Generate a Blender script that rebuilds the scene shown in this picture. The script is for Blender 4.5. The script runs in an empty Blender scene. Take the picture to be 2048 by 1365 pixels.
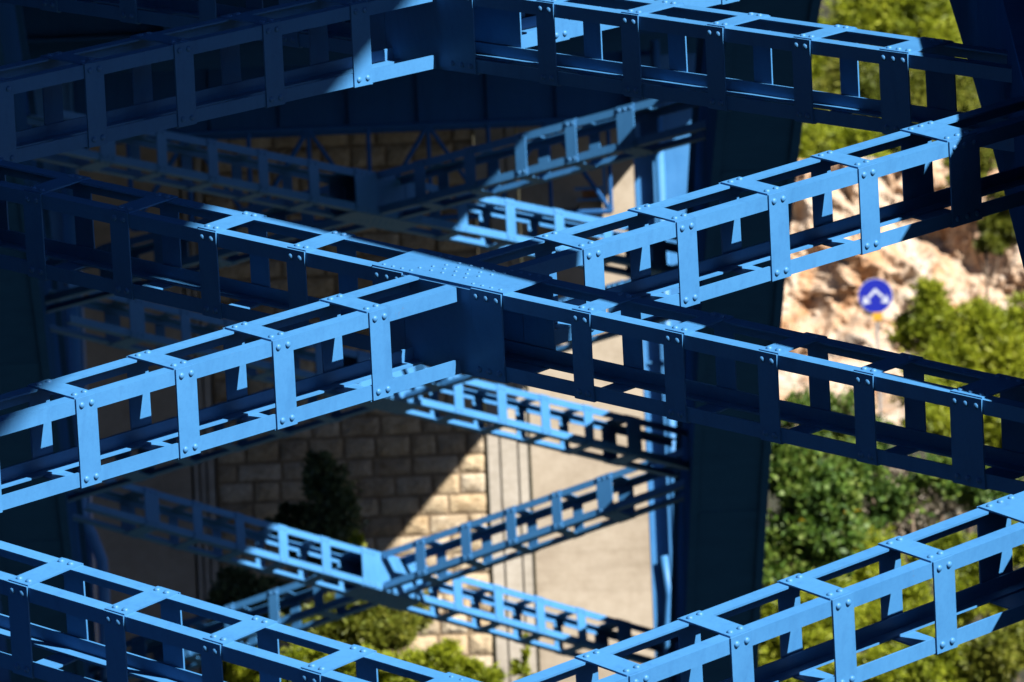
import bpy, math, random
from mathutils import Vector, Matrix, noise as mn

random.seed(7)
scene = bpy.context.scene
C = scene.collection
S = 0.7          # one lattice pitch in metres
H = 40.0         # camera height above the water datum
FPX = 29596.0    # focal length in photograph pixels
ROLL = 0.0428

# ------------------------------------------------------------------ camera
cam_d = bpy.data.cameras.new('camera')
cam = bpy.data.objects.new('camera', cam_d); C.objects.link(cam)
cam_d.sensor_width = 36.0
cam_d.lens = FPX / 2048 * 36.0
cam_d.clip_start = 1.0; cam_d.clip_end = 20000
cam.matrix_world = Matrix.Translation((0, 0, H)) @ Matrix.Rotation(math.pi/2, 4, 'X') @ Matrix.Rotation(-ROLL, 4, 'Z')
cam_d.dof.use_dof = True
cam_d.dof.focus_distance = 82.5
cam_d.dof.aperture_fstop = 11.5
scene.camera = cam

# ------------------------------------------------------------------ world and sun
SUN = Vector((1.0, -1.06, 1.15)).normalized()
EL = math.asin(SUN.z); AZ = math.atan2(SUN.x, SUN.y)
w = bpy.data.worlds.new('World'); scene.world = w; w.use_nodes = True
nt = w.node_tree; nt.nodes.clear()
sky = nt.nodes.new('ShaderNodeTexSky'); sky.sky_type = 'NISHITA'; sky.sun_disc = False
sky.sun_elevation = EL; sky.sun_rotation = AZ; sky.air_density = 0.3; sky.dust_density = 0.2; sky.ozone_density = 6.0
bg = nt.nodes.new('ShaderNodeBackground'); bg.inputs['Strength'].default_value = 0.055
wo = nt.nodes.new('ShaderNodeOutputWorld')
nt.links.new(sky.outputs[0], bg.inputs[0]); nt.links.new(bg.outputs[0], wo.inputs[0])
sl = bpy.data.lights.new('sun', 'SUN'); sl.energy = 5.0; sl.angle = math.radians(0.5); sl.color = (1.0, 0.95, 0.86)
so = bpy.data.objects.new('sun', sl); C.objects.link(so)
so.rotation_euler = SUN.to_track_quat('Z', 'Y').to_euler()
so.location = (30, -30, 90)
vs = scene.view_settings
vs.view_transform = 'Standard'; vs.look = 'None'; vs.gamma = 1.0; vs.use_curve_mapping = False
vs.exposure = 1.55
scene.cycles.diffuse_bounces = 1

# ------------------------------------------------------------------ coordinates
def P(x, y, z): return Vector((x*S, y*S, z*S + H))      # lattice units -> metres
def at(px, py, d):                                       # where a point seen at px,py stands, d units away
    a = px-1024; b = py-682.5; c, s = math.cos(ROLL), math.sin(ROLL)
    return ((c*a-s*b)/FPX*d, d, -(s*a+c*b)/FPX*d)
AC = (0.25167, -10.26036, -0.94963, 7.73306)
def arch_z(y):
    t = (y-180)/70; return ((AC[0]*t+AC[1])*t+AC[2])*t+AC[3]
def arch_slope(y):
    t = (y-180)/70; return ((3*AC[0]*t+2*AC[1])*t+AC[2])/70
DK = [(0, 15.2), (101, 14.0), (117, 13.63), (145, 13.0), (170, 12.2), (200, 10.95), (222, 9.9), (235, 9.05), (250, 7.5), (258, 6.3), (270, 4.9), (290, 4.2)]
def deck_z(y):
    for (a, za), (b, zb) in zip(DK, DK[1:]):
        if y <= b: return za+(zb-za)*(y-a)/(b-a)
    return DK[-1][1]
def rib_in_r(y): return 4.27 - 0.0119*(y-123.7)
def rib_in_l(y): return -7.3 - 0.0119*(y-233)

# ------------------------------------------------------------------ materials
def new_mat(name):
    m = bpy.data.materials.new(name); m.use_nodes = True
    t = m.node_tree; t.nodes.clear()
    o = t.nodes.new('ShaderNodeOutputMaterial')
    b = t.nodes.new('ShaderNodeBsdfPrincipled')
    t.links.new(b.outputs[0], o.inputs[0])
    return m, t, b, o
def nd(t, kind, **kw):
    n = t.nodes.new(kind)
    for k, v in kw.items():
        if k in n.inputs: n.inputs[k].default_value = v
        else: setattr(n, k, v)
    return n
def ramp(t, fac, stops):
    r = t.nodes.new('ShaderNodeValToRGB'); e = r.color_ramp.elements
    while len(e) < len(stops): e.new(0.5)
    for k, (p, c) in enumerate(stops):
        e[k].position = p; e[k].color = (*c, 1)
    t.links.new(fac, r.inputs[0]); return r
def mixc(t, a, b, fac, mode='MIX'):
    m = t.nodes.new('ShaderNodeMix'); m.data_type = 'RGBA'; m.blend_type = mode
    for src, i in ((fac, 0), (a, 6), (b, 7)):
        if hasattr(src, 'is_output'): t.links.new(src, m.inputs[i])
        elif i == 0: m.inputs[0].default_value = src
        else: m.inputs[i].default_value = (*src, 1)
    return m.outputs[2]
def bump(t, b, h, strength, dist=0.02):
    n = nd(t, 'ShaderNodeBump'); n.inputs['Strength'].default_value = strength; n.inputs['Distance'].default_value = dist
    t.links.new(h, n.inputs['Height']); t.links.new(n.outputs[0], b.inputs['Normal'])

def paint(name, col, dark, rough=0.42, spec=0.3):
    m, t, b, o = new_mat(name)
    tc = nd(t, 'ShaderNodeTexCoord'); info = nd(t, 'ShaderNodeObjectInfo'); geo = nd(t, 'ShaderNodeNewGeometry')
    mp = nd(t, 'ShaderNodeMapping'); t.links.new(tc.outputs['Object'], mp.inputs[0])
    n1 = nd(t, 'ShaderNodeTexNoise', Scale=2.2, Detail=6.0, Roughness=0.6); t.links.new(mp.outputs[0], n1.inputs['Vector'])
    n2 = nd(t, 'ShaderNodeTexNoise', Scale=40.0, Detail=4.0, Roughness=0.7); t.links.new(mp.outputs[0], n2.inputs['Vector'])
    r1 = ramp(t, n1.outputs[0], [(0.30, dark), (0.62, col)])
    r2 = ramp(t, n2.outputs[0], [(0.30, (0.91, 0.92, 0.94)), (0.55, (1, 1, 1))])
    c = mixc(t, r1.outputs[0], r2.outputs[0], 1.0, 'MULTIPLY')
    r3 = ramp(t, info.outputs['Random'], [(0.0, (0.93, 0.94, 0.96)), (1.0, (1, 1, 1))])
    c = mixc(t, c, r3.outputs[0], 1.0, 'MULTIPLY')
    n4 = nd(t, 'ShaderNodeTexNoise', Scale=9.0, Detail=8.0, Roughness=0.75); t.links.new(geo.outputs['Position'], n4.inputs['Vector'])
    r4 = ramp(t, n4.outputs[0], [(0.665, (0, 0, 0)), (0.72, (1, 1, 1))])
    mu = nd(t, 'ShaderNodeMath', operation='MULTIPLY'); mu.inputs[1].default_value = 0.45; t.links.new(r4.outputs[0], mu.inputs[0])
    c = mixc(t, c, (0.10, 0.075, 0.06), mu.outputs[0])                       # chips and rust specks
    mp5 = nd(t, 'ShaderNodeMapping'); mp5.inputs['Scale'].default_value = (14, 14, 1.6); t.links.new(geo.outputs['Position'], mp5.inputs[0])
    n5 = nd(t, 'ShaderNodeTexNoise', Scale=1.0, Detail=5.0, Roughness=0.6); t.links.new(mp5.outputs[0], n5.inputs['Vector'])
    r5 = ramp(t, n5.outputs[0], [(0.30, (0.88, 0.89, 0.91)), (0.50, (1, 1, 1))])
    c = mixc(t, c, r5.outputs[0], 1.0, 'MULTIPLY')                           # faint water streaks
    t.links.new(c, b.inputs['Base Color'])
    rr = nd(t, 'ShaderNodeMapRange'); rr.inputs[3].default_value = rough-0.06; rr.inputs[4].default_value = rough+0.14
    t.links.new(n1.outputs[0], rr.inputs[0]); t.links.new(rr.outputs[0], b.inputs['Roughness'])
    b.inputs['Specular IOR Level'].default_value = spec
    bump(t, b, n2.outputs[0], 0.10, 0.004)
    return m
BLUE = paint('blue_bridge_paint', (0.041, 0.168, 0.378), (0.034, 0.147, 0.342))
BLUE_SHADE = paint('blue_shade_paint', (0.020, 0.082, 0.22), (0.017, 0.070, 0.195), 0.6, 0.0)  # bridge blue darkened to put shade into ribs, deck and gantry

def stone_mat(name, a, b_, c_, scale=3.0, island=True, rough=0.9, bs=0.5):
    m, t, b, o = new_mat(name)
    tc = nd(t, 'ShaderNodeTexCoord'); info = nd(t, 'ShaderNodeObjectInfo'); geo = nd(t, 'ShaderNodeNewGeometry')
    n1 = nd(t, 'ShaderNodeTexNoise', Scale=scale, Detail=8.0, Roughness=0.65); t.links.new(geo.outputs['Position'], n1.inputs['Vector'])
    n2 = nd(t, 'ShaderNodeTexNoise', Scale=scale*7, Detail=5.0, Roughness=0.7); t.links.new(geo.outputs['Position'], n2.inputs['Vector'])
    r1 = ramp(t, n1.outputs[0], [(0.30, a), (0.52, b_), (0.72, c_)])
    r2 = ramp(t, n2.outputs[0], [(0.28, (0.62, 0.58, 0.52) if island else (0.84, 0.82, 0.79)), (0.6, (1, 1, 1))])
    c = mixc(t, r1.outputs[0], r2.outputs[0], 1.0, 'MULTIPLY')
    if island:
        r3 = ramp(t, info.outputs['Random'], [(0.0, (0.62, 0.55, 0.46)), (0.3, (0.98, 0.96, 0.93)), (0.6, (0.84, 0.78, 0.68)), (1.0, (1.0, 0.90, 0.74))])
        c = mixc(t, c, r3.outputs[0], 1.0, 'MULTIPLY')
    if not island:                                       # pour lines and damp bands in the concrete
        mp5 = nd(t, 'ShaderNodeMapping'); mp5.inputs['Scale'].default_value = (0.12, 0.12, 1.5); t.links.new(geo.outputs['Position'], mp5.inputs[0])
        n5 = nd(t, 'ShaderNodeTexNoise', Scale=1.3, Detail=6.0, Roughness=0.65); t.links.new(mp5.outputs[0], n5.inputs['Vector'])
        r5 = ramp(t, n5.outputs[0], [(0.33, (0.74, 0.72, 0.69)), (0.50, (1, 1, 1))])
        c = mixc(t, c, r5.outputs[0], 0.8, 'MULTIPLY')
    t.links.new(c, b.inputs['Base Color']); b.inputs['Roughness'].default_value = rough
    bump(t, b, n2.outputs[0], bs, 0.03)
    return m
STONE = stone_mat('ashlar_stone', (0.30, 0.235, 0.155), (0.42, 0.36, 0.275), (0.46, 0.41, 0.33))
MORTAR = stone_mat('lime_mortar', (0.14, 0.095, 0.055), (0.20, 0.145, 0.09), (0.25, 0.19, 0.125), island=False)
CONC = stone_mat('weathered_concrete', (0.23, 0.187, 0.14), (0.30, 0.255, 0.20), (0.33, 0.285, 0.23), scale=1.1, island=False, bs=0.15)
CONC2 = stone_mat('pale_concrete_pilaster', (0.25, 0.225, 0.19), (0.32, 0.29, 0.25), (0.345, 0.315, 0.275), scale=1.6, island=False, bs=0.12)
DECKC = stone_mat('deck_concrete', (0.10, 0.095, 0.085), (0.14, 0.135, 0.12), (0.16, 0.155, 0.14), scale=0.8, island=False, bs=0.1)
ASPH = stone_mat('asphalt', (0.04, 0.04, 0.04), (0.05, 0.05, 0.05), (0.06, 0.06, 0.06), island=False)

def rock_mat():
    m, t, b, o = new_mat('limestone_rock')
    geo = nd(t, 'ShaderNodeNewGeometry')
    mp = nd(t, 'ShaderNodeMapping'); mp.inputs['Rotation'].default_value = (0.3, 0.5, 0.2); mp.inputs['Scale'].default_value = (1, 1, 0.55)
    t.links.new(geo.outputs['Position'], mp.inputs[0])
    n1 = nd(t, 'ShaderNodeTexNoise', Scale=0.55, Detail=9.0, Roughness=0.66, Distortion=1.2); t.links.new(mp.outputs[0], n1.inputs['Vector'])
    n2 = nd(t, 'ShaderNodeTexNoise', Scale=3.2, Detail=8.0, Roughness=0.72, Distortion=0.6); t.links.new(mp.outputs[0], n2.inputs['Vector'])
    n3 = nd(t, 'ShaderNodeTexVoronoi', Scale=1.3); n3.feature = 'DISTANCE_TO_EDGE'; t.links.new(mp.outputs[0], n3.inputs['Vector'])
    r1 = ramp(t, n1.outputs[0], [(0.30, (0.27, 0.12, 0.05)), (0.40, (0.37, 0.22, 0.12)), (0.49, (0.41, 0.31, 0.23)), (0.62, (0.43, 0.38, 0.33))])
    r2 = ramp(t, n2.outputs[0], [(0.30, (0.62, 0.45, 0.32)), (0.46, (0.94, 0.88, 0.81)), (0.58, (1, 1, 1))])
    c = mixc(t, r1.outputs[0], r2.outputs[0], 1.0, 'MULTIPLY')
    r3 = ramp(t, n3.outputs['Distance'], [(0.0, (0.55, 0.42, 0.30)), (0.06, (1, 1, 1))])
    c = mixc(t, c, r3.outputs[0], 0.6, 'MULTIPLY')
    t.links.new(c, b.inputs['Base Color']); b.inputs['Roughness'].default_value = 0.92
    bump(t, b, n2.outputs[0], 0.6, 0.12)
    return m
ROCK = rock_mat()
def soil_mat():
    m, t, b, o = new_mat('dry_scrub_soil')
    geo = nd(t, 'ShaderNodeNewGeometry')
    n1 = nd(t, 'ShaderNodeTexNoise', Scale=0.5, Detail=9.0, Roughness=0.7); t.links.new(geo.outputs['Position'], n1.inputs['Vector'])
    n2 = nd(t, 'ShaderNodeTexNoise', Scale=4.0, Detail=8.0, Roughness=0.75); t.links.new(geo.outputs['Position'], n2.inputs['Vector'])
    r1 = ramp(t, n1.outputs[0], [(0.35, (0.018, 0.025, 0.008)), (0.5, (0.035, 0.036, 0.014)), (0.72, (0.09, 0.07, 0.04))])
    r2 = ramp(t, n2.outputs[0], [(0.33, (0.35, 0.35, 0.30)), (0.6, (1, 1, 1))])
    c = mixc(t, r1.outputs[0], r2.outputs[0], 1.0, 'MULTIPLY')
    t.links.new(c, b.inputs['Base Color']); b.inputs['Roughness'].default_value = 0.95
    bump(t, b, n2.outputs[0], 0.9, 0.2)
    return m
SOIL = soil_mat()
def leaf_mat(name, cols, trans=0.35, rough=0.55):
    m, t, b, o = new_mat(name)
    geo = nd(t, 'ShaderNodeNewGeometry')
    n1 = nd(t, 'ShaderNodeTexNoise', Scale=1.1, Detail=4.0); t.links.new(geo.outputs['Position'], n1.inputs['Vector'])
    ad = nd(t, 'ShaderNodeMath', operation='MULTIPLY_ADD'); ad.inputs[1].default_value = 0.45
    t.links.new(geo.outputs['Random Per Island'], ad.inputs[0])
    sb = nd(t, 'ShaderNodeMath', operation='SUBTRACT'); sb.inputs[1].default_value = 0.22
    t.links.new(n1.outputs[0], sb.inputs[0]); t.links.new(sb.outputs[0], ad.inputs[2])
    st = [(0.15+0.65*k/(len(cols)-1), c) for k, c in enumerate(cols)]
    r = ramp(t, ad.outputs[0], st)
    t.links.new(r.outputs[0], b.inputs['Base Color']); b.inputs['Roughness'].default_value = rough
    tr = nd(t, 'ShaderNodeBsdfTranslucent'); t.links.new(r.outputs[0], tr.inputs[0])
    mx = nd(t, 'ShaderNodeMixShader'); mx.inputs[0].default_value = trans
    t.links.new(b.outputs[0], mx.inputs[1]); t.links.new(tr.outputs[0], mx.inputs[2]); t.links.new(mx.outputs[0], o.inputs[0])
    return m
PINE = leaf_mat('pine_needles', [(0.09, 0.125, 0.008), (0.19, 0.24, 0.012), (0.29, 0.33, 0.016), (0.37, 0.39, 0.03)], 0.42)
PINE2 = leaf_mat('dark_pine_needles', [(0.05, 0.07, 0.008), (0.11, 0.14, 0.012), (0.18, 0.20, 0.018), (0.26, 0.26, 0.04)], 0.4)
BROAD = leaf_mat('broad_leaves', [(0.022, 0.060, 0.010), (0.05, 0.11, 0.013), (0.095, 0.16, 0.018), (0.16, 0.21, 0.035)], 0.35, 0.6)
DARKL = leaf_mat('dark_shrub_leaves', [(0.028, 0.05, 0.018), (0.055, 0.085, 0.03), (0.09, 0.12, 0.05)], 0.25)
DRY = leaf_mat('dry_twigs_leaves', [(0.02, 0.018, 0.008), (0.04, 0.035, 0.018), (0.09, 0.075, 0.05), (0.45, 0.38, 0.30)], 0.2)  # dark gaps and bright highlights mixed into the leaf colours
YELLOW = leaf_mat('yellowed_leaves', [(0.55, 0.30, 0.01), (0.60, 0.40, 0.02)], 0.4)
def simple(name, col, rough=0.6, metal=0.0, sc=8.0, var=0.8):
    m, t, b, o = new_mat(name)
    tc = nd(t, 'ShaderNodeTexCoord')
    n1 = nd(t, 'ShaderNodeTexNoise', Scale=sc, Detail=6.0, Roughness=0.65); t.links.new(tc.outputs['Object'], n1.inputs['Vector'])
    r1 = ramp(t, n1.outputs[0], [(0.3, tuple(v*var for v in col)), (0.6, col)])
    t.links.new(r1.outputs[0], b.inputs['Base Color']); b.inputs['Roughness'].default_value = rough; b.inputs['Metallic'].default_value = metal
    return m
BARK = simple('bark', (0.12, 0.085, 0.06), 0.9, 0, 5, 0.5)
SIGNB = simple('sign_blue', (0.002, 0.008, 0.23), 0.4, 0, 3, 0.92)
SIGNW = simple('sign_white', (0.36, 0.39, 0.46), 0.45, 0, 3, 0.92)
SIGNY = simple('sign_yellow', (0.42, 0.22, 0.01), 0.5, 0, 3, 0.9)
GALV = simple('galvanised_steel', (0.35, 0.36, 0.37), 0.45, 0.7)
RUST = simple('rusty_steel', (0.30, 0.12, 0.04), 0.8, 0, 12, 0.5)
def water_mat():
    m, t, b, o = new_mat('sea_water')
    b.inputs['Base Color'].default_value = (0.0015, 0.010, 0.014, 1); b.inputs['Roughness'].default_value = 0.15; b.inputs['Specular IOR Level'].default_value = 0.25
    geo = nd(t, 'ShaderNodeNewGeometry')
    n1 = nd(t, 'ShaderNodeTexNoise', Scale=0.8, Detail=6.0); t.links.new(geo.outputs['Position'], n1.inputs['Vector'])
    bump(t, b, n1.outputs[0], 0.5, 0.15)
    return m
WATER = water_mat()

# ------------------------------------------------------------------ mesh helpers
class MB:
    def __init__(s): s.v = []; s.f = []
    def box(s, c, a, b, d):
        c, a, b, d = Vector(c), Vector(a), Vector(b), Vector(d); n = len(s.v)
        for sz in (-1, 1):
            for sy in (-1, 1):
                for sx in (-1, 1): s.v.append(c+a*sx+b*sy+d*sz)
        s.f += [tuple(n+i for i in q) for q in ((0,2,3,1),(4,5,7,6),(0,1,5,4),(2,6,7,3),(0,4,6,2),(1,3,7,5))]
        return s
    def bx(s, x0, x1, y0, y1, z0, z1):
        return s.box(((x0+x1)/2,(y0+y1)/2,(z0+z1)/2), ((x1-x0)/2,0,0), (0,(y1-y0)/2,0), (0,0,(z1-z0)/2))
    def prism(s, prof, x0, x1):                      # prof in (y,z), counter-clockwise seen from +x, extruded along x
        n = len(s.v); k = len(prof)
        for x in (x0, x1): s.v += [Vector((x, y, z)) for y, z in prof]
        for i in range(k):
            j = (i+1) % k; s.f.append((n+i, n+j, n+k+j, n+k+i))
        s.f.append(tuple(n+i for i in reversed(range(k)))); s.f.append(tuple(n+k+i for i in range(k)))
        return s
    def loft(s, rings, cap=True):
        n = len(s.v); k = len(rings[0])
        for r in rings: s.v += [Vector(p) for p in r]
        for a in range(len(rings)-1):
            for i in range(k):
                j = (i+1) % k
                s.f.append((n+a*k+i, n+a*k+j, n+(a+1)*k+j, n+(a+1)*k+i))
        if cap:
            s.f.append(tuple(n+i for i in reversed(range(k))))
            e = n+(len(rings)-1)*k; s.f.append(tuple(e+i for i in range(k)))
        return s
    def tube(s, pts, rad, seg=8):
        pts = [Vector(p) for p in pts]; rings = []
        if not isinstance(rad, (list, tuple)): rad = [rad]*len(pts)
        up = None
        for i, p in enumerate(pts):
            d = (pts[min(i+1, len(pts)-1)]-pts[max(i-1, 0)]).normalized()
            if up is None: up = d.orthogonal().normalized()
            up = (up - d*up.dot(d)).normalized(); sd = d.cross(up)
            rings.append([p+(up*math.cos(2*math.pi*k/seg)+sd*math.sin(2*math.pi*k/seg))*rad[i] for k in range(seg)])
        return s.loft(rings)
    def dome(s, c, nrm, r, h, seg=10):
        c, nrm = Vector(c), Vector(nrm).normalized(); u = nrm.orthogonal().normalized(); v = nrm.cross(u); n = len(s.v)
        for rr, hh in ((1.0, 0.0), (0.95, 0.35), (0.70, 0.80)):
            for k in range(seg):
                a = 2*math.pi*k/seg; s.v.append(c+(u*math.cos(a)+v*math.sin(a))*r*rr+nrm*h*hh)
        s.v.append(c+nrm*h); top = len(s.v)-1
        for q in range(2):
            for k in range(seg):
                j = (k+1) % seg; s.f.append((n+q*seg+k, n+q*seg+j, n+(q+1)*seg+j, n+(q+1)*seg+k))
        for k in range(seg): s.f.append((n+2*seg+k, n+2*seg+(k+1) % seg, top))
        return s
    def mesh(s, name, m, smooth=False):
        me = bpy.data.meshes.new(name); me.from_pydata([tuple(v) for v in s.v], [], s.f); me.materials.append(m)
        if smooth: me.polygons.foreach_set('use_smooth', [True]*len(me.polygons))
        me.update(); return me
def obj(name, me, parent=None, loc=None, rot=None, label=None, cat=None, group=None, kind=None):
    o = bpy.data.objects.new(name, me); C.objects.link(o)
    if parent: o.parent = parent
    if loc is not None: o.location = loc
    if rot is not None: o.rotation_euler = rot
    for k, v in (('label', label), ('category', cat), ('group', group), ('kind', kind)):
        if v: o[k] = v
    return o
def empty(name, mat, label, cat, group=None):
    o = bpy.data.objects.new(name, None); C.objects.link(o)
    o.matrix_world = mat if isinstance(mat, Matrix) else Matrix.Translation(mat)
    o.empty_display_size = 0.3
    o['label'] = label; o['category'] = cat
    if group: o['group'] = group
    return o

# ------------------------------------------------------------------ terrain and water
water = obj('water', MB().bx(-3000, 3000, -3000, 165, -0.5, 0.0).mesh('water', WATER), kind='structure')
def fbm(x, y, z, o=5):
    return mn.fractal(Vector((x, y, z)), 0.9, 2.1, o, noise_basis='PERLIN_ORIGINAL')
def sm(a, b, x):
    t = max(0.0, min(1.0, (x-a)/(b-a))); return t*t*(3-2*t)
def ground_z(x, y):          # lattice units
    base = -60 + 46*sm(195, 262, y)                              # bank climbing out of the water
    right = sm(3.5, 8.0, x)
    slope = -14 + 11.0*sm(276, 372, y)                           # scrub slope right of the bridge
    z = base + right*(slope+14)*1.0
    z += sm(300, 330, y)*(1-right)*sm(-2, -14, x)*8
    z += sm(404, 412, y)*4.6*right                               # ledge behind the rock face
    z += max(0, y-412)*0.16 + sm(600, 2500, y)*110
    z += (1-right)*sm(285, 310, y)*14
    return z + 0.45*fbm(x*0.33, y*0.16, 3.3)
xs = [-1500, -900, -500, -280, -150, -90, -60, -40, -28] + [-20+i*0.9 for i in range(50)] + [26, 30, 36, 45, 60, 85, 130, 220, 400, 800, 1500]
ys = [195+i*6 for i in range(13)] + [270+i*2.0 for i in range(90)] + [452, 460, 472, 490, 515, 550, 600, 680, 800, 1000, 1300, 1700, 2200, 3000]
mb = MB(); nx = len(xs)
for y in ys:
    for x in xs: mb.v.append(P(x, y, ground_z(x, y)))
for j in range(len(ys)-1):
    for i in range(nx-1): mb.f.append((j*nx+i, j*nx+i+1, (j+1)*nx+i+1, (j+1)*nx+i))
hill = obj('hillside', mb.mesh('hillside', SOIL, True), kind='structure')

def bank_z(x, y):            # metres above the water: the near bank the picture is taken from
    z = -8 + 45*sm(42, -3, y) + 26*sm(-4, -90, y) + 40*sm(-90, -400, y)
    z += 60*sm(-25, -150, x)*sm(75, -40, y)          # unseen headland added to block low sky on the left
    return z + 1.2*fbm(x*0.05, y*0.05, 7.7)*sm(4, 14, math.hypot(x, y))
bxs = [-1500, -900, -500, -300, -200, -140, -100, -70, -50, -35] + [-25+i*2.5 for i in range(21)] + [35, 50, 70, 100, 140, 200, 300, 500, 900, 1500]
bys = [-1500, -900, -500, -300, -200, -140, -100, -75] + [-60+i*4 for i in range(14)] + [-4+i*2.0 for i in range(26)] + [54, 62, 70, 80]
mb = MB(); nx = len(bxs)
for y in bys:
    for x in bxs: mb.v.append(Vector((x, y, bank_z(x, y))))
for j in range(len(bys)-1):
    for i in range(nx-1): mb.f.append((j*nx+i, j*nx+i+1, (j+1)*nx+i+1, (j+1)*nx+i))
obj('near_bank', mb.mesh('near_bank', SOIL, True), kind='structure')

# craggy limestone face above the scrub slope
def rock_surface(name, x0, x1, z0, z1, y0, lean, nxs, nzs, amp, seed):
    m = MB()
    for j in range(nzs+1):
        for i in range(nxs+1):
            u, v = i/nxs, j/nzs; x = x0+(x1-x0)*u; z = z0+(z1-z0)*v
            a = mn.fractal(Vector((x*0.42+z*0.22, z*0.55-x*0.12, seed)), 0.8, 2.1, 6, noise_basis='PERLIN_ORIGINAL')
            rg = 1-abs(mn.noise(Vector((x*0.9+z*0.6, z*0.8, seed+9))))*2
            st = mn.cell(Vector((x*0.85+z*0.25, z*0.95-x*0.2, seed+2)))
            y = y0+lean*v*(z1-z0) - amp*(0.9*a+0.30*rg+0.35*st)
            m.v.append(P(x+0.15*a, y, z+0.2*rg))
    k = nxs+1
    for j in range(nzs):
        for i in range(nxs): m.f.append((j*k+i, j*k+i+1, (j+1)*k+i+1, (j+1)*k+i))
    return m.mesh(name, ROCK, False)
obj('rock_face', rock_surface('rock_face', 5.2, 17, -5.5, 4.5, 403, 0.75, 170, 150, 1.1, 4.0), kind='structure')
obj('rock_slope', rock_surface('rock_slope', 5.4, 17, -6.5, -0.9, 371, 4.0, 120, 60, 0.9, 14.0), kind='structure')

# ------------------------------------------------------------------ arch ribs
def rib(name, inner, sgn, label):
    root = empty(name, P(inner(120)+sgn*0.64, 60, arch_z(60)), label, 'bridge arch', 'steel arch ribs')
    inv = root.matrix_world.inverted()
    W = 1.28; top = 1.1; bot = -1.15; lip = 0.05; lw = 0.13
    prof = [(0, bot), (lw, bot), (lw, bot+lip), (W-lw, bot+lip), (W-lw, bot), (W, bot),
            (W, top), (W+0.10, top), (W+0.10, top+0.06), (-0.10, top+0.06), (-0.10, top), (0, top)]
    y = 60.0; k = 0
    while y < 292:
        y1 = y+11.6; rings = []
        n = 6
        for q in range(n+1):
            yy = y+(y1-0.02-y)*q/n; dz = arch_slope(yy); l = math.hypot(1, dz)
            nv = Vector((0, -dz/l, 1/l)); c = Vector((inner(yy), yy, arch_z(yy)))
            rr = [c+Vector((sgn*a, 0, 0))+nv*b for a, b in prof]
            rings.append([inv @ P(*p) for p in rr])
        m = MB().loft(rings if sgn > 0 else rings)
        obj('rib_segment', m.mesh('rib_segment', BLUE_SHADE), root)
        y = y1; k += 1
    # splice plates on the soffit at every second joint, connection plates on the inner web at every joint
    y = 60+11.6
    while y < 290:
        dz = arch_slope(y); l = math.hypot(1, dz); tv = Vector((0, 1/l, dz/l)); nv = Vector((0, -dz/l, 1/l))
        c = Vector((inner(y)+sgn*W/2, y, arch_z(y)))
        m = MB(); cc = inv @ P(*(c+nv*(bot+lip-0.006))); m.box(cc, Vector((W/2-lw-0.02, 0, 0))*S, tv*0.22*S, nv*0.006*S)
        obj('splice_plate', m.mesh('splice_plate', BLUE_SHADE), root)
        y += 11.6
    if sgn > 0:      # made-up upstand on the outer flange edge, added to shade the flange
        ysd = [100+3*q for q in range(20)]; rings = []
        for yy in ysd:
            dz = arch_slope(yy); l = math.hypot(1, dz); nv = Vector((0, -dz/l, 1/l)); c = Vector((inner(yy), yy, arch_z(yy)))
            rings.append([inv @ P(*(c+Vector((a, 0, 0))+nv*b)) for a, b in ((1.08, top+0.064), (1.36, top+0.064), (1.36, top+1.72), (1.08, top+1.72))])
        obj('shade_upstand', MB().loft(rings).mesh('shade_upstand', BLUE_SHADE), root)
    return root
rib('arch_rib', rib_in_r, 1, 'dark blue steel box arch rib on the right, running behind the crossed braces')
rib('arch_rib', rib_in_l, -1, 'dark blue steel box arch rib at the left edge of the picture')

# ------------------------------------------------------------------ lattice girders
TB = 0.015*S; LEG = 0.118*S; TH = 0.017*S; BR = 0.0265*S; BH = 0.017*S
cache = {}
def plate_mesh(key, lx, half, offset, axis, nb, across):
    """plate lx long, 2*half wide across the girder, lying outside +axis face at offset; bolts nb per chord"""
    if key in cache: return cache[key]
    m = MB(); b = MB()
    if axis == 'y': m.bx(-lx/2, lx/2, offset, offset+TB, -half, half)
    else: m.bx(-lx/2, lx/2, -half, half, offset, offset+TB)
    e = half-LEG*0.52
    for sx in range(nb):
        x = (-lx/2 + lx*(sx+0.5)/nb) if nb > 1 else 0
        if nb == 2: x = (-0.24 if sx == 0 else 0.24)*lx
        for sz in (-1, 1):
            p = (x, offset+TB, sz*e) if axis == 'y' else (x, sz*e, offset+TB)
            b.dome(p, (0, 1, 0) if axis == 'y' else (0, 0, 1), BR, BH)
    cache[key] = (m.mesh('batten', BLUE), b.mesh('bolts', BLUE, True))
    return cache[key]
PI = math.pi; JR = random.Random(11)
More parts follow.
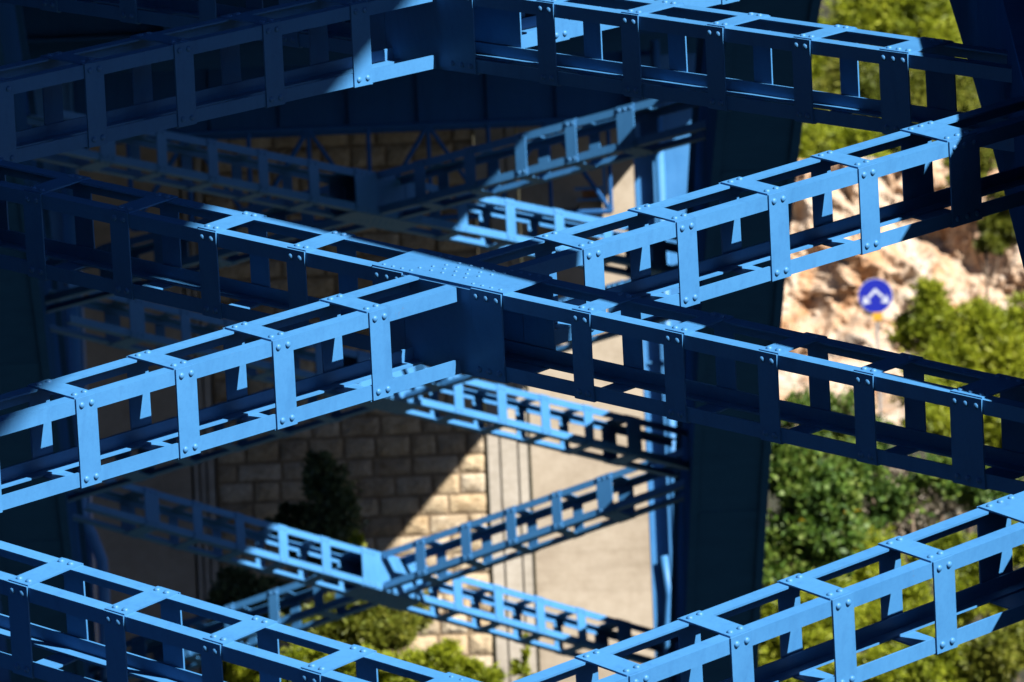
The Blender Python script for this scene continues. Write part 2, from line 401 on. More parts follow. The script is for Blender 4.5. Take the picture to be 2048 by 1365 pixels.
def girder(label, ctr, u, v, n, al, sign, wd, hd, b, s1, cont, smin, smax, group, pitch=1.0, nst=4, tag=''):
    di = u*math.cos(al) + v*(sign*math.sin(al)); ey = n.cross(di)
    M = Matrix(((di.x, ey.x, n.x, ctr[0]*S), (di.y, ey.y, n.y, ctr[1]*S), (di.z, ey.z, n.z, ctr[2]*S+H), (0, 0, 0, 1)))
    root = empty('lattice_girder', M, label, 'steel brace', group)
    w2, h2 = wd/2*S, hd/2*S; bl = b*S
    spans = [(smin, smax)] if cont else [(smin, -0.305), (0.305, smax)]
    for a0, a1 in spans:                                   # four angle-section chords
        for sy in (-1, 1):
            for sz in (-1, 1):
                ck = ('ch', tag, sy, sz, round(a0, 3), round(a1, 3))
                if ck not in cache:
                    Y = lambda t: sy*(w2-t); Z = lambda t: sz*(h2-t)
                    pr = [(Y(0), Z(0)), (Y(LEG), Z(0)), (Y(LEG), Z(TH)), (Y(TH), Z(TH)), (Y(TH), Z(LEG)), (Y(0), Z(LEG))]
                    if sy*sz < 0: pr.reverse()
                    pr.reverse()
                    cache[ck] = MB().prism(pr[::-1] if sy*sz > 0 else pr[::-1], a0*S, a1*S).mesh('chord_angle', BLUE)
                obj('chord_angle', cache[ck], root)
    def plate(kind, s, lx, nb):
        for face in ('f', 'k', 't', 'd'):
            if kind == 'side' and face in 'td': continue
            if face in 'fk': me = plate_mesh(('sy', tag, round(lx, 3), nb), lx, h2+0.006*S, w2, 'y', nb, h2)
            else: me = plate_mesh(('sz', tag, round(lx, 3), nb), lx, w2-0.004*S, h2, 'z', nb, w2)
            r = {'f': (0, 0, PI), 'k': None, 't': None, 'd': (PI, 0, 0)}[face]
            e = Vector(r or (0, 0, 0)); j = JR.uniform(-0.006, 0.006)
            if face in 'fk': e.y += j
            else: e.z += j
            o = obj('batten_plate', me[0], root, ((s+JR.uniform(-0.008, 0.008))*S, 0, 0), e)
            obj('bolts', me[1], o, kind='stuff')
    for k in range(nst):
        for sg in (-1, 1):
            s = sg*(s1+k*pitch)
            if smin+0.2 < s < smax-0.2: plate('all', s, bl, 2)
    for sg in (-1, 1):
        s = sg*(s1+nst*pitch)+sg*0.06
        if smin+0.2 < s < smax-0.2: plate('all', s, 0.33*S, 3)
    if cont:
        for sg in (-1, 1): plate('side', sg*0.545, 0.33*S, 3)
        gk = ('gus', tag)
        if gk not in cache:
            g = MB().bx(-0.72*S, 0.72*S, -w2+0.002, w2-0.002, h2, h2+TB*1.2); bb = MB()
            z = h2+TB*1.2
            rg = random.Random(3)
            for i in range(4):
                for sy in (-1, 1):
                    for sx in (-1, 1):
                        bb.dome((sx*(0.64-i*0.10)*S, sy*(w2-LEG*0.5), z), (0, 0, 1), BR*0.62, BH*0.6, 8)
            for r in range(4):
                for i in range(5):
                    bb.dome(((-0.33+i*0.125+r*0.06)*S, (-0.135+r*0.09)*S, z), (0, 0, 1), BR*0.62, BH*0.6, 8)
            cache[gk] = (g.mesh('gusset_plate', BLUE), bb.mesh('bolts', BLUE, True))
            cache[('web', tag)] = MB().bx(-0.375*S, 0.375*S, w2, w2+TB*0.8, -h2+0.01*S, h2-0.01*S).mesh('web_plate', BLUE)
        for r in (None, (PI, 0, 0)):
            g = obj('gusset_plate', cache[gk][0], root, None, r); obj('bolts', cache[gk][1], g, kind='stuff')
        for r in (None, (0, 0, PI)):
            obj('web_plate', cache[('web', tag)], root, None, r)
    return root

def frame(yaw, t):
    u = Vector((math.cos(yaw), math.sin(yaw), 0)); v0 = Vector((-math.sin(yaw), math.cos(yaw), 0))
    v = v0*math.cos(t)+Vector((0, 0, math.sin(t))); n = v0*-math.sin(t)+Vector((0, 0, math.cos(t)))
    return u, v, n
GN, GF = 'crossed lattice girders of the near arch half', 'crossed lattice girders of the far arch half'
def near_panel(px, py, d, t, l1, l2):
    u, v, n = frame(-0.0298, t); c = at(px, py, d); al = 0.7421
    girder(l1, c, u, v, n, al, -1, 0.5642, 0.7107, 0.2056, 1.5633, True, -6.7, 7.3, GN, tag='n1')
    girder(l2, c, u, v, n, al, 1, 0.5642, 0.7107, 0.2056, 1.1374, False, -6.7, 7.3, GN, tag='n2')
near_panel(927.74, 631.57, 117.572, 0.286,
    'dark-sided lattice girder descending right through the picture centre, bolted gusset plate on top',
    'brightly sunlit lattice girder rising from lower left through the picture centre')
near_panel(877.93, 37.38, 128.696, 0.223,
    'lattice girder descending right along the top edge, sunlit on top, dark on its face',
    'shaded royal blue lattice girder rising to the right in the upper left corner')
near_panel(994.71, 1507.67, 106.165, 0.350,
    'lattice girder descending out of the lower left corner, pale sunlit top and dark blue side',
    'sunlit lattice girder rising to the right in the lower right corner, pine trees behind')
c_z = (-0.66, 139.8, 5.1)
u, v, n = frame(-0.0298, 0.165)
girder('dark lattice girder glimpsed behind the upper left brace, cut by the top edge', c_z, u, v, n, 0.7421, -1, 0.5642, 0.7107, 0.2056, 1.5633, True, -6.4, 6.4, GN, tag='n1')
girder('lattice girder above the top edge behind the highest crossing', c_z, u, v, n, 0.7421, 1, 0.5642, 0.7107, 0.2056, 1.1374, False, -6.4, 6.4, GN, tag='n2')
def far_panel(px, py, d, t, l1, l2, pitch1=1.0, s1=1.5633):
    u, v, n = frame(0.0625, t); c = at(px, py, d); al = 0.7322
    tg = 'f1' if pitch1 == 1.0 else 'f1b'
    girder(l1, c, u, v, n, al, 1, 0.5642, 0.665, 0.2056, s1, True, -7.1, 7.1, GF, pitch=pitch1, tag=tg)
    girder(l2, c, u, v, n, al, -1, 0.5642, 0.665, 0.2056, 1.1374, False, -7.1, 7.1, GF, tag='f2')
far_panel(760.3, 1158.2, 252.63, -0.367,
    'small distant lattice girder descending to the right before the stone wall, its middle sunlit',
    'small distant lattice girder rising to the right in dim light across the concrete pier')
far_panel(754.8, 765.1, 240.085, -0.307,
    'distant lattice girder descending to the right just under the central crossing, partly sunlit',
    'distant lattice girder mostly hidden behind the big central cross')
far_panel(750.0, 400.2, 228.6, -0.25,
    'dark distant lattice girder above the central cross, its right end brightly sunlit',
    'distant lattice girder rising to the right in deep shade, two dim blue battens lit', pitch1=1.075, s1=1.60)

# ------------------------------------------------------------------ spandrel columns
def column(x, y, wx, wy, z0, z1, label, mat=BLUE, pipes=()):
    root = empty('spandrel_column', P(x, y, z0), label, 'bridge column', 'steel columns standing on the arch')
    inv = root.matrix_world.inverted()
    hx, hy = wx/2, wy/2; t = 0.03
    L = (z1-z0)
    m = MB(); 
    for sx in (-1, 1): m.bx((sx*hx-t)*S, (sx*hx+t)*S, -hy*S, hy*S, 0, L*S)
    obj('side_plate', m.mesh('side_plate', mat), root)
    m = MB()
    for sy in (-1, 1): m.bx((-hx+t+0.003)*S, (hx-t-0.003)*S, (sy*(hy-0.10)-t)*S, (sy*(hy-0.10)+t)*S, 0, L*S)
    obj('face_plate', m.mesh('face_plate', mat), root)
    z = 1.5
    while z < L-1:
        m = MB().bx((-hx+t+0.006)*S, (hx-t-0.006)*S, (-hy+0.01)*S, (-hy+0.066)*S, z*S, (z+0.04)*S)
        obj('stiffener', m.mesh('stiffener', mat), root); z += 5.5
    for pts, r in pipes:
        m = MB().tube([inv @ P(*p) for p in pts], r*S, 12)
        obj('drain_pipe', m.mesh('drain_pipe', mat, True), root)
    return root
column(5.0, 112.57, 0.52, 0.65, arch_z(113)+0.6, 13.6, 'steel column on the right arch rib just outside the picture')
xr = at(1287, 700, 262)[0]; xl = at(166, 700, 262)[0]
yc = 262
def pipe_pts(x, y, z0, z1, jog=None):
    pts = [(x, y, z0)]
    if jog:
        for zz, dx in jog: pts.append((x+dx, y, zz))
    pts.append((x, y, z1)); return pts
column(xr+0.75, yc, 1.5, 1.6, -13, deck_z(yc)-0.9, 'sunlit blue steel column behind the right arch rib, before the concrete pier', BLUE,
       [(pipe_pts(xr+0.42, yc-0.98, -13, 5.2), 0.085), (pipe_pts(xr+0.20, yc-0.92, -13, -3.9, [(-5.2, 0.0), (-4.6, 0.06)]), 0.07)])
zl = lambda py: at(180, py, yc)[2]
column(xl-0.95, yc, 1.9, 1.6, -13, deck_z(yc)-0.9, 'shaded blue steel column at far left behind the arch rib, with bent drain pipe', BLUE,
       [([(xl+0.02, yc-0.95, zl(1500)), (xl+0.20, yc-0.95, zl(1330)), (xl+0.22, yc-0.95, zl(1180)), (xl+0.20, yc-0.95, zl(1120)), (xl+0.05, yc-0.95, zl(1070)), (xl-0.12, yc-0.95, zl(1030)), (xl-0.12, yc-0.95, zl(300))], 0.11)])

# ------------------------------------------------------------------ bridge deck
def deck():
    root = empty('bridge_deck', P(0, 20, 15.0), 'dark underside of the road deck overhead, steel girders and concrete slab', 'bridge deck')
    inv = root.matrix_world.inverted()
    xr_ = lambda y: 10.2-max(0.0, min(1.0, (y-150)/100))-0.0145*y
    xl_ = lambda y: -7.4-0.0145*y
    ysd = [20+i*4 for i in range(63)]+[272.2]
    def sweep(prof, name, mat, ymax=999):        # prof: list of functions y -> (x,z)
        rings = [[inv @ P(f(y)[0], y, f(y)[1]) for f in prof] for y in ysd if y < ymax]
        obj(name, MB().loft(rings).mesh(name, mat), root)
    q = lambda fx, dz: (lambda y: (fx(y), deck_z(y)+dz))
    sweep([q(xl_, 0), q(xr_, 0), q(xr_, 0.45), q(xl_, 0.45)], 'deck_plate', BLUE_SHADE)  # slab takes the darkened blue so its underside stays dark
    sweep([q(lambda y: xl_(y)+0.3, 0.455), q(lambda y: xr_(y)-0.3, 0.455), q(lambda y: xr_(y)-0.3, 0.52), q(lambda y: xl_(y)+0.3, 0.52)], 'road_surface', ASPH)
    for off in (2.2, 5.6, 10.4, 13.8):
        f = lambda y, o=off: xl_(y)+o
        sweep([q(lambda y: f(y)-0.03, -0.7), q(lambda y: f(y)+0.03, -0.7), q(lambda y: f(y)+0.03, -0.004), q(lambda y: f(y)-0.03, -0.004)], 'main_girder_web', BLUE_SHADE, 262)
        sweep([q(lambda y: f(y)-0.28, -0.76), q(lambda y: f(y)+0.28, -0.76), q(lambda y: f(y)+0.28, -0.703), q(lambda y: f(y)-0.28, -0.703)], 'main_girder_flange', BLUE_SHADE, 262)
    rings = [[inv @ P(x, y, deck_z(y)+dz) for x, dz in ((xl_(y), 0), (3.75, 0), (3.75, 0.45), (xl_(y), 0.45))] for y in (272.3, 280, 290, 300)]
    obj('approach_slab', MB().loft(rings).mesh('approach_slab', DECKC), root)
    y = 200
    while y < 261:
        z = deck_z(y); m = MB()
        a = inv @ P(xl_(y)+2.26, y, z-0.36); b = inv @ P(xl_(y)+13.74, y, z-0.36); c = (a+b)/2
        m.box(c, ((b-a).x/2, 0, 0), (0, 0.02*S, 0), (0, 0, 0.34*S)); m.box(c-Vector((0, 0, 0.36*S)), ((b-a).x/2, 0, 0), (0, 0.18*S, 0), (0, 0, 0.02*S))
        obj('cross_beam', m.mesh('cross_beam', BLUE_SHADE), root); y += 5.8
    for s_, fx in ((1, xr_), (-1, xl_)):
        sweep([q(lambda y: fx(y)-0.02-(0.35 if s_ > 0 else 0), 0.53), q(lambda y: fx(y)+0.02+(0.35 if s_ < 0 else 0), 0.53), q(lambda y: fx(y)+0.02+(0.35 if s_ < 0 else 0), 1.5), q(lambda y: fx(y)-0.02-(0.35 if s_ > 0 else 0), 1.5)], 'parapet', DECKC)
deck()

zc0 = at(750, 266, 262)[2]; xa, xb = xl-0.6, xr+0.5  # beam added to keep the area under the far deck dark
ch = empty('dark_fill_beam', P((xa+xb)/2, 262, zc0), 'added dark beam filling the black area across the far columns under the deck', 'added beam')
hw = (xb-xa)/2*S; hh = (deck_z(262)-0.80-zc0)*S
obj('web', MB().bx(-hw, hw, -0.5*S, -0.44*S, 0.05*S, hh).mesh('web', BLUE_SHADE), ch)
obj('web', MB().bx(-hw, hw, 0.44*S, 0.5*S, 0.05*S, hh).mesh('web', BLUE_SHADE), ch)
obj('bottom_flange', MB().bx(-hw, hw, -0.6*S, 0.6*S, 0, 0.045*S).mesh('bottom_flange', BLUE_SHADE), ch)
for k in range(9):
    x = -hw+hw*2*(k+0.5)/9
    obj('stiffener', MB().bx(x-0.02*S, x+0.02*S, -0.58*S, -0.503*S, 0.05*S, hh).mesh('stiffener', BLUE_SHADE), ch)

# inspection gantry truss slung below the far end of the deck
def gantry():
    d = 257.0
    a = Vector(at(255, 272, d)); b = Vector(at(1215, 236, d))
    root = empty('inspection_gantry', P(*a), 'thin dark blue truss slung across beneath the far end of the deck', 'walkway truss')
    inv = root.matrix_world.inverted()
    A = inv @ P(*a); B = inv @ P(*b); dn = Vector((0, 0, -1.62*S)); dy = Vector((0, 1.1*S, 0)); r = 0.035*S
    for oy in (Vector(), dy):
        for oz in (Vector(), dn):
            obj('truss_chord', MB().tube([A+oy+oz, B+oy+oz], r*1.25, 6).mesh('truss_chord', BLUE_SHADE), root)
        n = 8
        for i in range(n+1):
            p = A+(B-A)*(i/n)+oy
            obj('truss_vertical', MB().tube([p, p+dn], r, 6).mesh('truss_vertical', BLUE_SHADE), root)
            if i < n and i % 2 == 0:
                q = A+(B-A)*((i+1)/n)+oy; obj('truss_diagonal', MB().tube([p+dn, q], r, 6).mesh('truss_diagonal', BLUE_SHADE), root)
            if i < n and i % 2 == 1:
                q = A+(B-A)*((i+1)/n)+oy; obj('truss_diagonal', MB().tube([p, q+dn], r, 6).mesh('truss_diagonal', BLUE_SHADE), root)
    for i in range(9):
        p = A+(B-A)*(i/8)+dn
        obj('cross_strut', MB().tube([p, p+dy], r, 6).mesh('cross_strut', BLUE_SHADE), root)
gantry()

# ------------------------------------------------------------------ abutment: stone wall between concrete piers
DW = 276.0
def wx(px, py=900): return at(px, py, DW)[0]
def wz(py, px=700): return at(px, py, DW)[2]
X0, X1 = wx(431), wx(972); ZB, ZT = wz(1480), wz(165)
wall = empty('stone_wall', P((X0+X1)/2, DW, ZB), 'coursed rock-faced stone abutment wall, half in shadow with a slanting sunlit edge', 'stone wall')
winv = wall.matrix_world.inverted()
obj('mortar_backing', MB().bx((X0-X1)/2*S, (X1-X0)/2*S, 0.0, 1.2, 0, (ZT-ZB)*S).mesh('mortar_backing', MORTAR), wall)
def block_mesh(k):
    rnd = random.Random(100+k); m = MB(); nx_, nz_ = 5, 4
    hs = [[0]*(nx_+1) for _ in range(nz_+1)]
    for j in range(nz_+1):
        for i in range(nx_+1):
            u, v = i/nx_, j/nz_
            e = min(u, 1-u, v, 1-v)
            h = 0.0 if e == 0 else (0.50+0.5*rnd.random()) * (0.75 if e < 0.3 else 1.0)
            du = 0 if i in (0, nx_) else rnd.uniform(-0.06, 0.06); dv = 0 if j in (0, nz_) else rnd.uniform(-0.07, 0.07)
            if e == 0:
                if i in (0, nx_) : du = rnd.uniform(0, 0.03)*(1 if i == 0 else -1)
                if j in (0, nz_) : dv = rnd.uniform(0, 0.05)*(1 if j == 0 else -1)
            m.v.append(Vector((u-0.5+du, -h-0.3, v-0.5+dv)))
    kk = nx_+1
    for j in range(nz_):
        for i in range(nx_): m.f.append((j*kk+i, j*kk+i+1, (j+1)*kk+i+1, (j+1)*kk+i))
    # returns into the mortar joint
    ring = [i for i in range(kk)] + [j*kk+nx_ for j in range(1, nz_+1)] + [nz_*kk+i for i in range(nx_-1, -1, -1)] + [j*kk for j in range(nz_-1, 0, -1)]
    base = len(m.v)
    for r in ring: p = m.v[r]; m.v.append(Vector((p.x, 0.3, p.z)))
    for q in range(len(ring)):
        q2 = (q+1) % len(ring); m.f.append((ring[q2], ring[q], base+q, base+q2))
    return m.mesh('stone_block', STONE, False)
blocks = [block_mesh(k) for k in range(10)]
rnd = random.Random(5); z = ZB; row = 0
while z < ZT-0.2:
    hrow = rnd.choice([0.35, 0.37, 0.38, 0.41]); x = X0+0.015; first = True
    while x < X1-0.05:
        lw = rnd.uniform(0.45, 0.9)
        if first: lw = rnd.uniform(0.35, 0.9); first = False
        if X1-x-lw < 0.35: lw = X1-x-0.015
        o = obj('stone_block', rnd.choice(blocks), wall, winv @ P(x+lw/2, DW-0.005, z+hrow/2))
        fl = rnd.choice([-1, 1])
        o.scale = ((lw-0.045)*S*1.0, 0.05*S*rnd.uniform(0.75, 1.3), (hrow-0.04)*S)
        x += lw
    z += hrow; row += 1

def pier(name, xa, xb, strips, label):
    root = empty(name, P((xa+xb)/2, DW, wz(1500)), label, 'concrete pier', 'concrete abutment piers')
    inv = root.matrix_world.inverted(); zb, zt = wz(1500), wz(150)
    for (a, b, proud, mat, nm) in strips:
        p0 = inv @ P(a, DW-proud, zb); p1 = inv @ P(b, DW+2.0, zt)
        m = MB().bx(p0.x, p1.x, p0.y, p1.y, p0.z, p1.z)
        obj(nm, m.mesh(nm, mat), root)
    return root
gr = 0.035
pr = [974, 1000, 1036, 1057]
pl = []
for i in range(3): pl.append((wx(pr[i])+gr/2, wx(pr[i+1])-gr/2, 0.10-0.03*i, CONC2, 'pilaster_strip'))
pl.append((wx(974)+0.004, wx(1058), -0.25, CONC, 'groove_backing'))
zz = 0
pl.append((wx(1058)+gr, wx(1420), 0.03, CONC, 'concrete_panel'))
pier('concrete_pier', wx(974), wx(1420), pl, 'beige sunlit concrete pier with vertical grooves, right of the stone wall')
pl = [(wx(-250), wx(384)-gr, 0.03, CONC, 'concrete_panel'), (wx(384), wx(429)-0.004, -0.25, CONC, 'groove_backing')]
pe = [384, 398, 412, 429]
for i in range(3): pl.append((wx(pe[i])+gr/2, wx(pe[i+1])-gr/2, 0.04+0.03*i, CONC2, 'pilaster_strip'))
pier('concrete_pier', wx(-250), wx(429), pl, 'shaded brown concrete pier left of the stone wall')
# bearing shelf hardware between pier and column
def bearing():
    c = at(1182, 385, 268)
    root = empty('bridge_bearing', P(*c), 'small blue bearing bracket with rusty bolts beside the sunlit pier top', 'bearing')
    obj('base_plate', MB().bx(-0.26*S, 0.26*S, -0.3*S, 0.3*S, -0.16*S, -0.11*S).mesh('base_plate', BLUE), root)
    obj('rocker', MB().bx(-0.16*S, 0.16*S, -0.2*S, 0.2*S, -0.11*S, 0.04*S).mesh('rocker', RUST), root)
    obj('top_plate', MB().bx(-0.3*S, 0.22*S, -0.3*S, 0.3*S, 0.04*S, 0.10*S).mesh('top_plate', BLUE), root)
    m = MB().bx(0.22*S, 0.28*S, -0.3*S, 0.3*S, -0.3*S, 0.6*S); obj('guide_plate', m.mesh('guide_plate', BLUE), root)
    obj('support_post', MB().bx(-0.2*S, 0.2*S, -0.1*S, 8*S, -0.5*S, -0.162*S).mesh('support_post', CONC), root)
bearing()

# ------------------------------------------------------------------ road sign
def sign():
    c = Vector(at(1751, 592, 384)); p = P(*c)
    root = empty('road_sign', P(c.x, c.y, c.z-3.2), 'round blue road sign with two white arrows and a small yellow plate, before pale rocks', 'road sign')
    inv = root.matrix_world.inverted(); o = inv @ p; R = 0.455*S
    def disc(r, y0, y1, seg=40): 
        return MB().loft([[o+Vector((math.cos(2*PI*k/seg)*r, y, math.sin(2*PI*k/seg)*r)) for k in range(seg)] for y in (y1, y0)])
    obj('rim', disc(R, -0.010, 0.012).mesh('rim', SIGNW), root)
    dk = obj('disc', disc(R*0.965, -0.014, 0.0).mesh('disc', SIGNB), root)
    def flat(pts): 
        n = len(pts); m = MB()
        m.loft([[o+Vector((x*R, y, z*R)) for x, z in pts] for y in (-0.006, -0.019)]); return m
    for s_ in (-1, 1):
        shaft = [(0, 0.44), (0, 0.21), (s_*0.38, -0.17), (s_*0.50, -0.06)]
        head = [(s_*0.75, -0.47), (s_*0.67, 0.03), (s_*0.27, -0.39)]
        a = obj('arrow', flat(shaft if s_ < 0 else shaft[::-1]).mesh('arrow', SIGNW), root)
        obj('arrow_head', flat(head if s_ > 0 else head[::-1]).mesh('arrow_head', SIGNW), a)
    obj('yellow_plate', MB().box(o+Vector((0.02, -0.01, -0.54*S)), (0.085, 0, 0), (0, 0.006, 0), (0, 0, 0.075)).mesh('yellow_plate', SIGNY), root)
    obj('post', MB().tube([o+Vector((0, 0.045, 0.2)), o+Vector((0, 0.045, -3.2*S-1.5))], 0.024, 10).mesh('post', GALV), root)
sign()

# ------------------------------------------------------------------ vegetation
def tree(name, label, cat, blobs, d, mat, n, leaf, kind='needle', depth=0.9, extra=None, group=None, trunk=True, seed=0):
    """blobs: (px, py, rx, ry) lobes of the crown; real size at distance d"""
    rnd = random.Random(seed+int(d*7)); k = d/FPX
    cx = sum(b[0] for b in blobs)/len(blobs); low = max(b[1]+b[3] for b in blobs)
    bx_, by_, bz_ = at(cx, low, d)
    gz = min(ground_z(bx_, d), bz_-0.2)
    root = empty(name, P(bx_, d, gz), label, cat, group)
    inv = root.matrix_world.inverted()
    m = MB(); ex = MB(); limbs = []
    tot = sum(b[2]*b[3] for b in blobs)
    for (px, py, rx, ry) in blobs:
        c = Vector(at(px, py, d)); RX, RZ = rx*k, ry*k; RY = (RX+RZ)/2*depth
        c.y += rnd.uniform(-0.4, 0.4)*RY
        cl = max(8, int(46*(rx*ry)/(60*60)))
        clumps = []
        for _ in range(cl):
            while True:
                q = Vector((rnd.uniform(-1, 1), rnd.uniform(-1, 1), rnd.uniform(-1, 1)))
                if 0.25 < q.length < 1: break
            q = q*(0.55+0.45*rnd.random())/max(q.length, 0.6)
            clumps.append((c+Vector((q.x*RX, q.y*RY, q.z*RZ)), rnd.choice([0.10, 0.16, 0.22, 0.30])*min(RX, RZ)*rnd.uniform(0.8, 1.3)))
        limbs.append((c, clumps))
        nn = int(n*rx*ry/tot)
        for _ in range(nn):
            cc, cr = rnd.choice(clumps)
            g = Vector((rnd.gauss(0, 1), rnd.gauss(0, 1), rnd.gauss(0, 0.8)))
            g = g*cr*0.75
            p = inv @ P(*(cc+g)); out = (g.normalized()+Vector((rnd.gauss(0, .5), rnd.gauss(0, .5), 0.35+rnd.gauss(0, .4)))).normalized()
            tgt = ex if (extra and rnd.random() < extra[1]) else m
            if kind == 'needle':
                for _q in range(3):
                    a = (out+Vector((rnd.gauss(0, .55), rnd.gauss(0, .55), rnd.gauss(0, .45)))).normalized()*leaf*rnd.uniform(0.7, 1.4)
                    b = a.cross(Vector((rnd.gauss(0, 1), rnd.gauss(0, 1), rnd.gauss(0, 1)))).normalized()*leaf*0.14
                    i = len(tgt.v); tgt.v += [p-b, p+b, p+a+b*0.5, p+a-b*0.5]; tgt.f.append((i, i+1, i+2, i+3))
            else:
                a = (out+Vector((rnd.gauss(0, .6), rnd.gauss(0, .6), rnd.gauss(0, .6)))).normalized()*leaf*rnd.uniform(0.6, 1.3)
                b = a.cross(Vector((rnd.gauss(0, 1), rnd.gauss(0, 1), rnd.gauss(0, 1)))).normalized()*leaf*0.36
                i = len(tgt.v); tgt.v += [p, p+a*0.45+b, p+a, p+a*0.45-b]; tgt.f.append((i, i+1, i+2, i+3))
    crown = obj('crown', m.mesh('crown', mat), root)
    if ex.v: obj('yellow_leaves', ex.mesh('yellow_leaves', extra[0]), crown)
    tm = MB(); r0 = max(0.03, 0.10*max(b[2] for b in blobs)*k*S)
    top = Vector((cx, 0, 0)); base = inv @ P(bx_, d, gz-0.3)
    mid = sum((l[0] for l in limbs), Vector())/len(limbs); midp = inv @ P(*mid)
    j = (base*0.55+midp*0.45)+Vector((rnd.uniform(-.1, .1), 0, 0))
    tm.tube([base, j, midp], [r0, r0*0.75, r0*0.4], 7)
    for c, clumps in limbs:
        cp = inv @ P(*c); tm.tube([j+(midp-j)*0.4, (j+cp)/2+Vector((0, 0, .05)), cp], [r0*0.5, r0*0.38, r0*0.2], 6)
        for q, _r in clumps[:16]:
            tm.tube([cp, (cp+inv @ P(*q))/2+Vector((0, 0, .03)), inv @ P(*q)], [r0*0.22, r0*0.14, r0*0.05], 5)
    obj('trunk', tm.mesh('trunk', BARK, True), root)
    return root
NL = 0.085
PG = 'pine trees on the far bank'
# in front of the stone wall
tree('dark_shrub', 'tall dark evergreen shrub standing in shade before the stone wall', 'shrub', [(650, 950, 38, 45), (665, 1000, 55, 50), (680, 1050, 42, 55), (640, 1070, 50, 40), (660, 1120, 60, 50)], 272.5, DARKL, 9000, 0.075, 'leaf')
tree('dark_shrub', 'low dark bush left of the tall shrub before the stone wall', 'shrub', [(590, 1035, 35, 28), (555, 1060, 45, 30), (600, 1085, 50, 35)], 273.5, DARKL, 4500, 0.075, 'leaf', seed=2)
tree('dark_shrub', 'black-green bush under the left distant girder beside the brown pier', 'shrub', [(480, 1180, 55, 45), (540, 1200, 70, 40), (470, 1240, 60, 50)], 272, DARKL, 6000, 0.085, 'leaf', seed=3)
tree('young_shoot', 'bright yellow-green shoot beside the tall dark shrub', 'plant', [(717, 1085, 11, 18), (722, 1110, 10, 18)], 270, PINE, 500, 0.07, 'leaf', seed=4)
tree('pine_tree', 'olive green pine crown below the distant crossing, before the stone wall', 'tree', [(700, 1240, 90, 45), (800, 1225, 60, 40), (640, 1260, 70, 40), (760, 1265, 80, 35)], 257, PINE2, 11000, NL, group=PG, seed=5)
tree('pine_tree', 'bright green pine bush at the bottom left of the stone wall', 'tree', [(620, 1335, 90, 45), (520, 1345, 80, 40), (730, 1345, 90, 40), (470, 1330, 40, 30)], 255.5, PINE, 11000, NL, group=PG, seed=6)
tree('pine_tree', 'vivid green pine bush at the foot of the sunlit stone wall', 'tree', [(900, 1345, 65, 45), (960, 1355, 40, 35), (840, 1355, 60, 40), (880, 1310, 30, 25)], 258, PINE, 9000, NL, group=PG, seed=7)
tree('small_plant', 'thin green plant climbing the grooves of the sunlit pier', 'plant', [(1050, 1300, 11, 25), (1040, 1340, 16, 28), (1055, 1370, 16, 25)], 274, PINE, 1200, 0.06, 'leaf', seed=8)
# right of the bridge
tree('pine_tree', 'large yellow-green pine at the top, left of the dark rib edge', 'tree', [(1740, 40, 80, 70), (1820, 30, 90, 75), (1880, 90, 70, 80), (1700, 100, 55, 45), (1800, 110, 80, 60)], 440, PINE, 14000, 0.13, group=PG, seed=9)
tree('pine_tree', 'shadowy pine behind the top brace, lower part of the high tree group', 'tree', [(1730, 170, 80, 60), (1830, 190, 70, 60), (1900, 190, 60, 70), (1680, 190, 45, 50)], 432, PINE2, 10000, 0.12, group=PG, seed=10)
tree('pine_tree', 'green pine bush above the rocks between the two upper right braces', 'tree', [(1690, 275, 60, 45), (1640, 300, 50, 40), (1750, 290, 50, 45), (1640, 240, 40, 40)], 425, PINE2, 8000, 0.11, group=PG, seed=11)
for k, (px, py, d, lab) in enumerate([(1620, 330, 415, 'round pine bush beside the right rib just above the rock face'), (1810, 300, 420, 'pine bush on top of the rock face, seen under the top brace'),
        (1720, 330, 412, 'low scrub pine hanging over the rock edge above the blue sign'), (1890, 320, 414, 'scrub pine on the rock edge close to the dark right rib'),
        (1650, 120, 450, 'pine standing behind the right rib near the top edge')]):
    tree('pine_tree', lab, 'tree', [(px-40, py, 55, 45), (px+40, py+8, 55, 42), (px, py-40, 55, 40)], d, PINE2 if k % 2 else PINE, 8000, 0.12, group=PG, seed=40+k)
tree('olive_shrub', 'grey-green shrub on the rocks by the right edge', 'shrub', [(1960, 300, 50, 55), (1930, 350, 45, 40), (2010, 430, 45, 60), (1990, 480, 35, 40)], 398, PINE2, 8000, 0.09, seed=12)
tree('pine_tree', 'bright pine with pointed top right of the blue road sign', 'tree', [(1862, 610, 30, 45), (1850, 660, 60, 50), (1920, 680, 65, 50), (1990, 700, 70, 55), (1900, 740, 90, 50), (2010, 760, 70, 50), (2035, 660, 45, 55), (1960, 640, 50, 45)], 352, PINE, 18000, 0.105, group=PG, seed=13)
tree('pine_tree', 'green pine seen through the dark brace at the right edge', 'tree', [(1880, 850, 70, 50), (1960, 880, 80, 60), (2030, 850, 60, 60), (1850, 800, 45, 40)], 345, PINE, 10000, 0.10, group=PG, seed=14)
tree('dark_shrub', 'dark leafy bush with pale stones around, behind the central right brace', 'shrub', [(1620, 820, 70, 45), (1700, 830, 55, 45), (1660, 870, 80, 45), (1740, 870, 50, 45)], 340, BROAD, 8000, 0.085, 'leaf', seed=15)
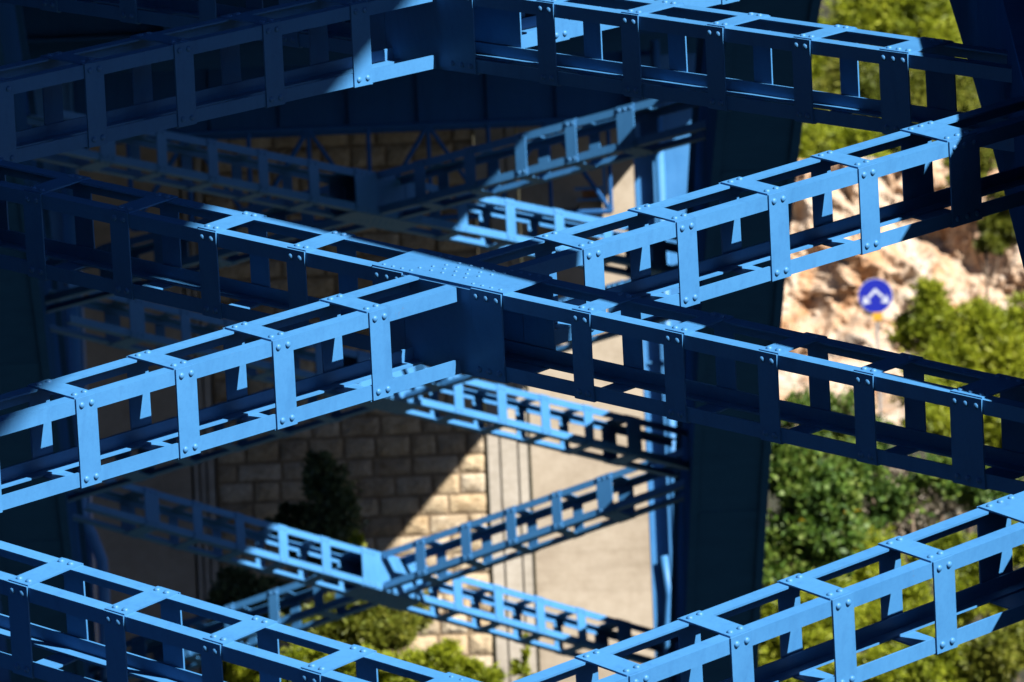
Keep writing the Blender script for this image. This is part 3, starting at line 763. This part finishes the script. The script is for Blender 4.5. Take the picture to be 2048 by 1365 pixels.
tree('broadleaf_tree', 'glossy green leafy tree with a few yellow leaves beside the right rib', 'tree', [(1570, 930, 60, 55), (1620, 980, 70, 60), (1590, 1060, 75, 60), (1660, 1050, 60, 70), (1560, 1130, 60, 60), (1640, 1130, 70, 50), (1690, 960, 45, 45)], 298, BROAD, 11000, 0.115, 'leaf', extra=(YELLOW, 0.004), seed=16)
tree('dry_shrub', 'dry brown shrub with pale painted highlights between the leafy tree and pines', 'shrub', [(1760, 950, 70, 55), (1830, 980, 70, 55), (1760, 1040, 60, 55), (1920, 990, 70, 45), (1850, 1060, 60, 50)], 322, DRY, 6500, 0.075, 'leaf', seed=17)
tree('broadleaf_shrub', 'dark green bush under the lower right of the leafy tree', 'shrub', [(1790, 1000, 60, 50), (1900, 950, 80, 45), (1980, 980, 70, 50), (1720, 1080, 60, 50), (1720, 920, 60, 40)], 318, BROAD, 9000, 0.10, 'leaf', seed=18)
tree('pine_tree', 'yellow-green pine behind the left part of the lower right girder', 'tree', [(1560, 1230, 70, 60), (1620, 1280, 80, 70), (1560, 1330, 70, 60), (1660, 1210, 55, 55)], 290, PINE, 11000, NL, group=PG, seed=19)
tree('pine_tree', 'upright yellow-green pine in the middle of the lower right girder', 'tree', [(1740, 1130, 60, 60), (1790, 1180, 70, 60), (1720, 1220, 70, 60), (1800, 1260, 70, 60)], 300, PINE, 11000, NL, group=PG, seed=20)
tree('pine_tree', 'pine crown under the lower right girder at the bottom edge', 'tree', [(1780, 1340, 80, 45), (1870, 1320, 60, 55), (1690, 1350, 60, 40), (1840, 1370, 80, 40)], 284, PINE, 9000, NL, group=PG, seed=21)
tree('pine_tree', 'sunny pine crown right of the lower right girder end, near the right edge', 'tree', [(1930, 1200, 60, 50), (2010, 1180, 60, 60), (1960, 1120, 55, 50), (1880, 1110, 50, 50), (2030, 1090, 40, 50)], 305, PINE, 11000, NL, group=PG, seed=23)
tree('pine_tree', 'brownish pine in the bottom right corner', 'tree', [(1990, 1310, 55, 55), (2040, 1290, 40, 50), (1970, 1360, 60, 40)], 284, PINE2, 7000, NL, group=PG, seed=22)
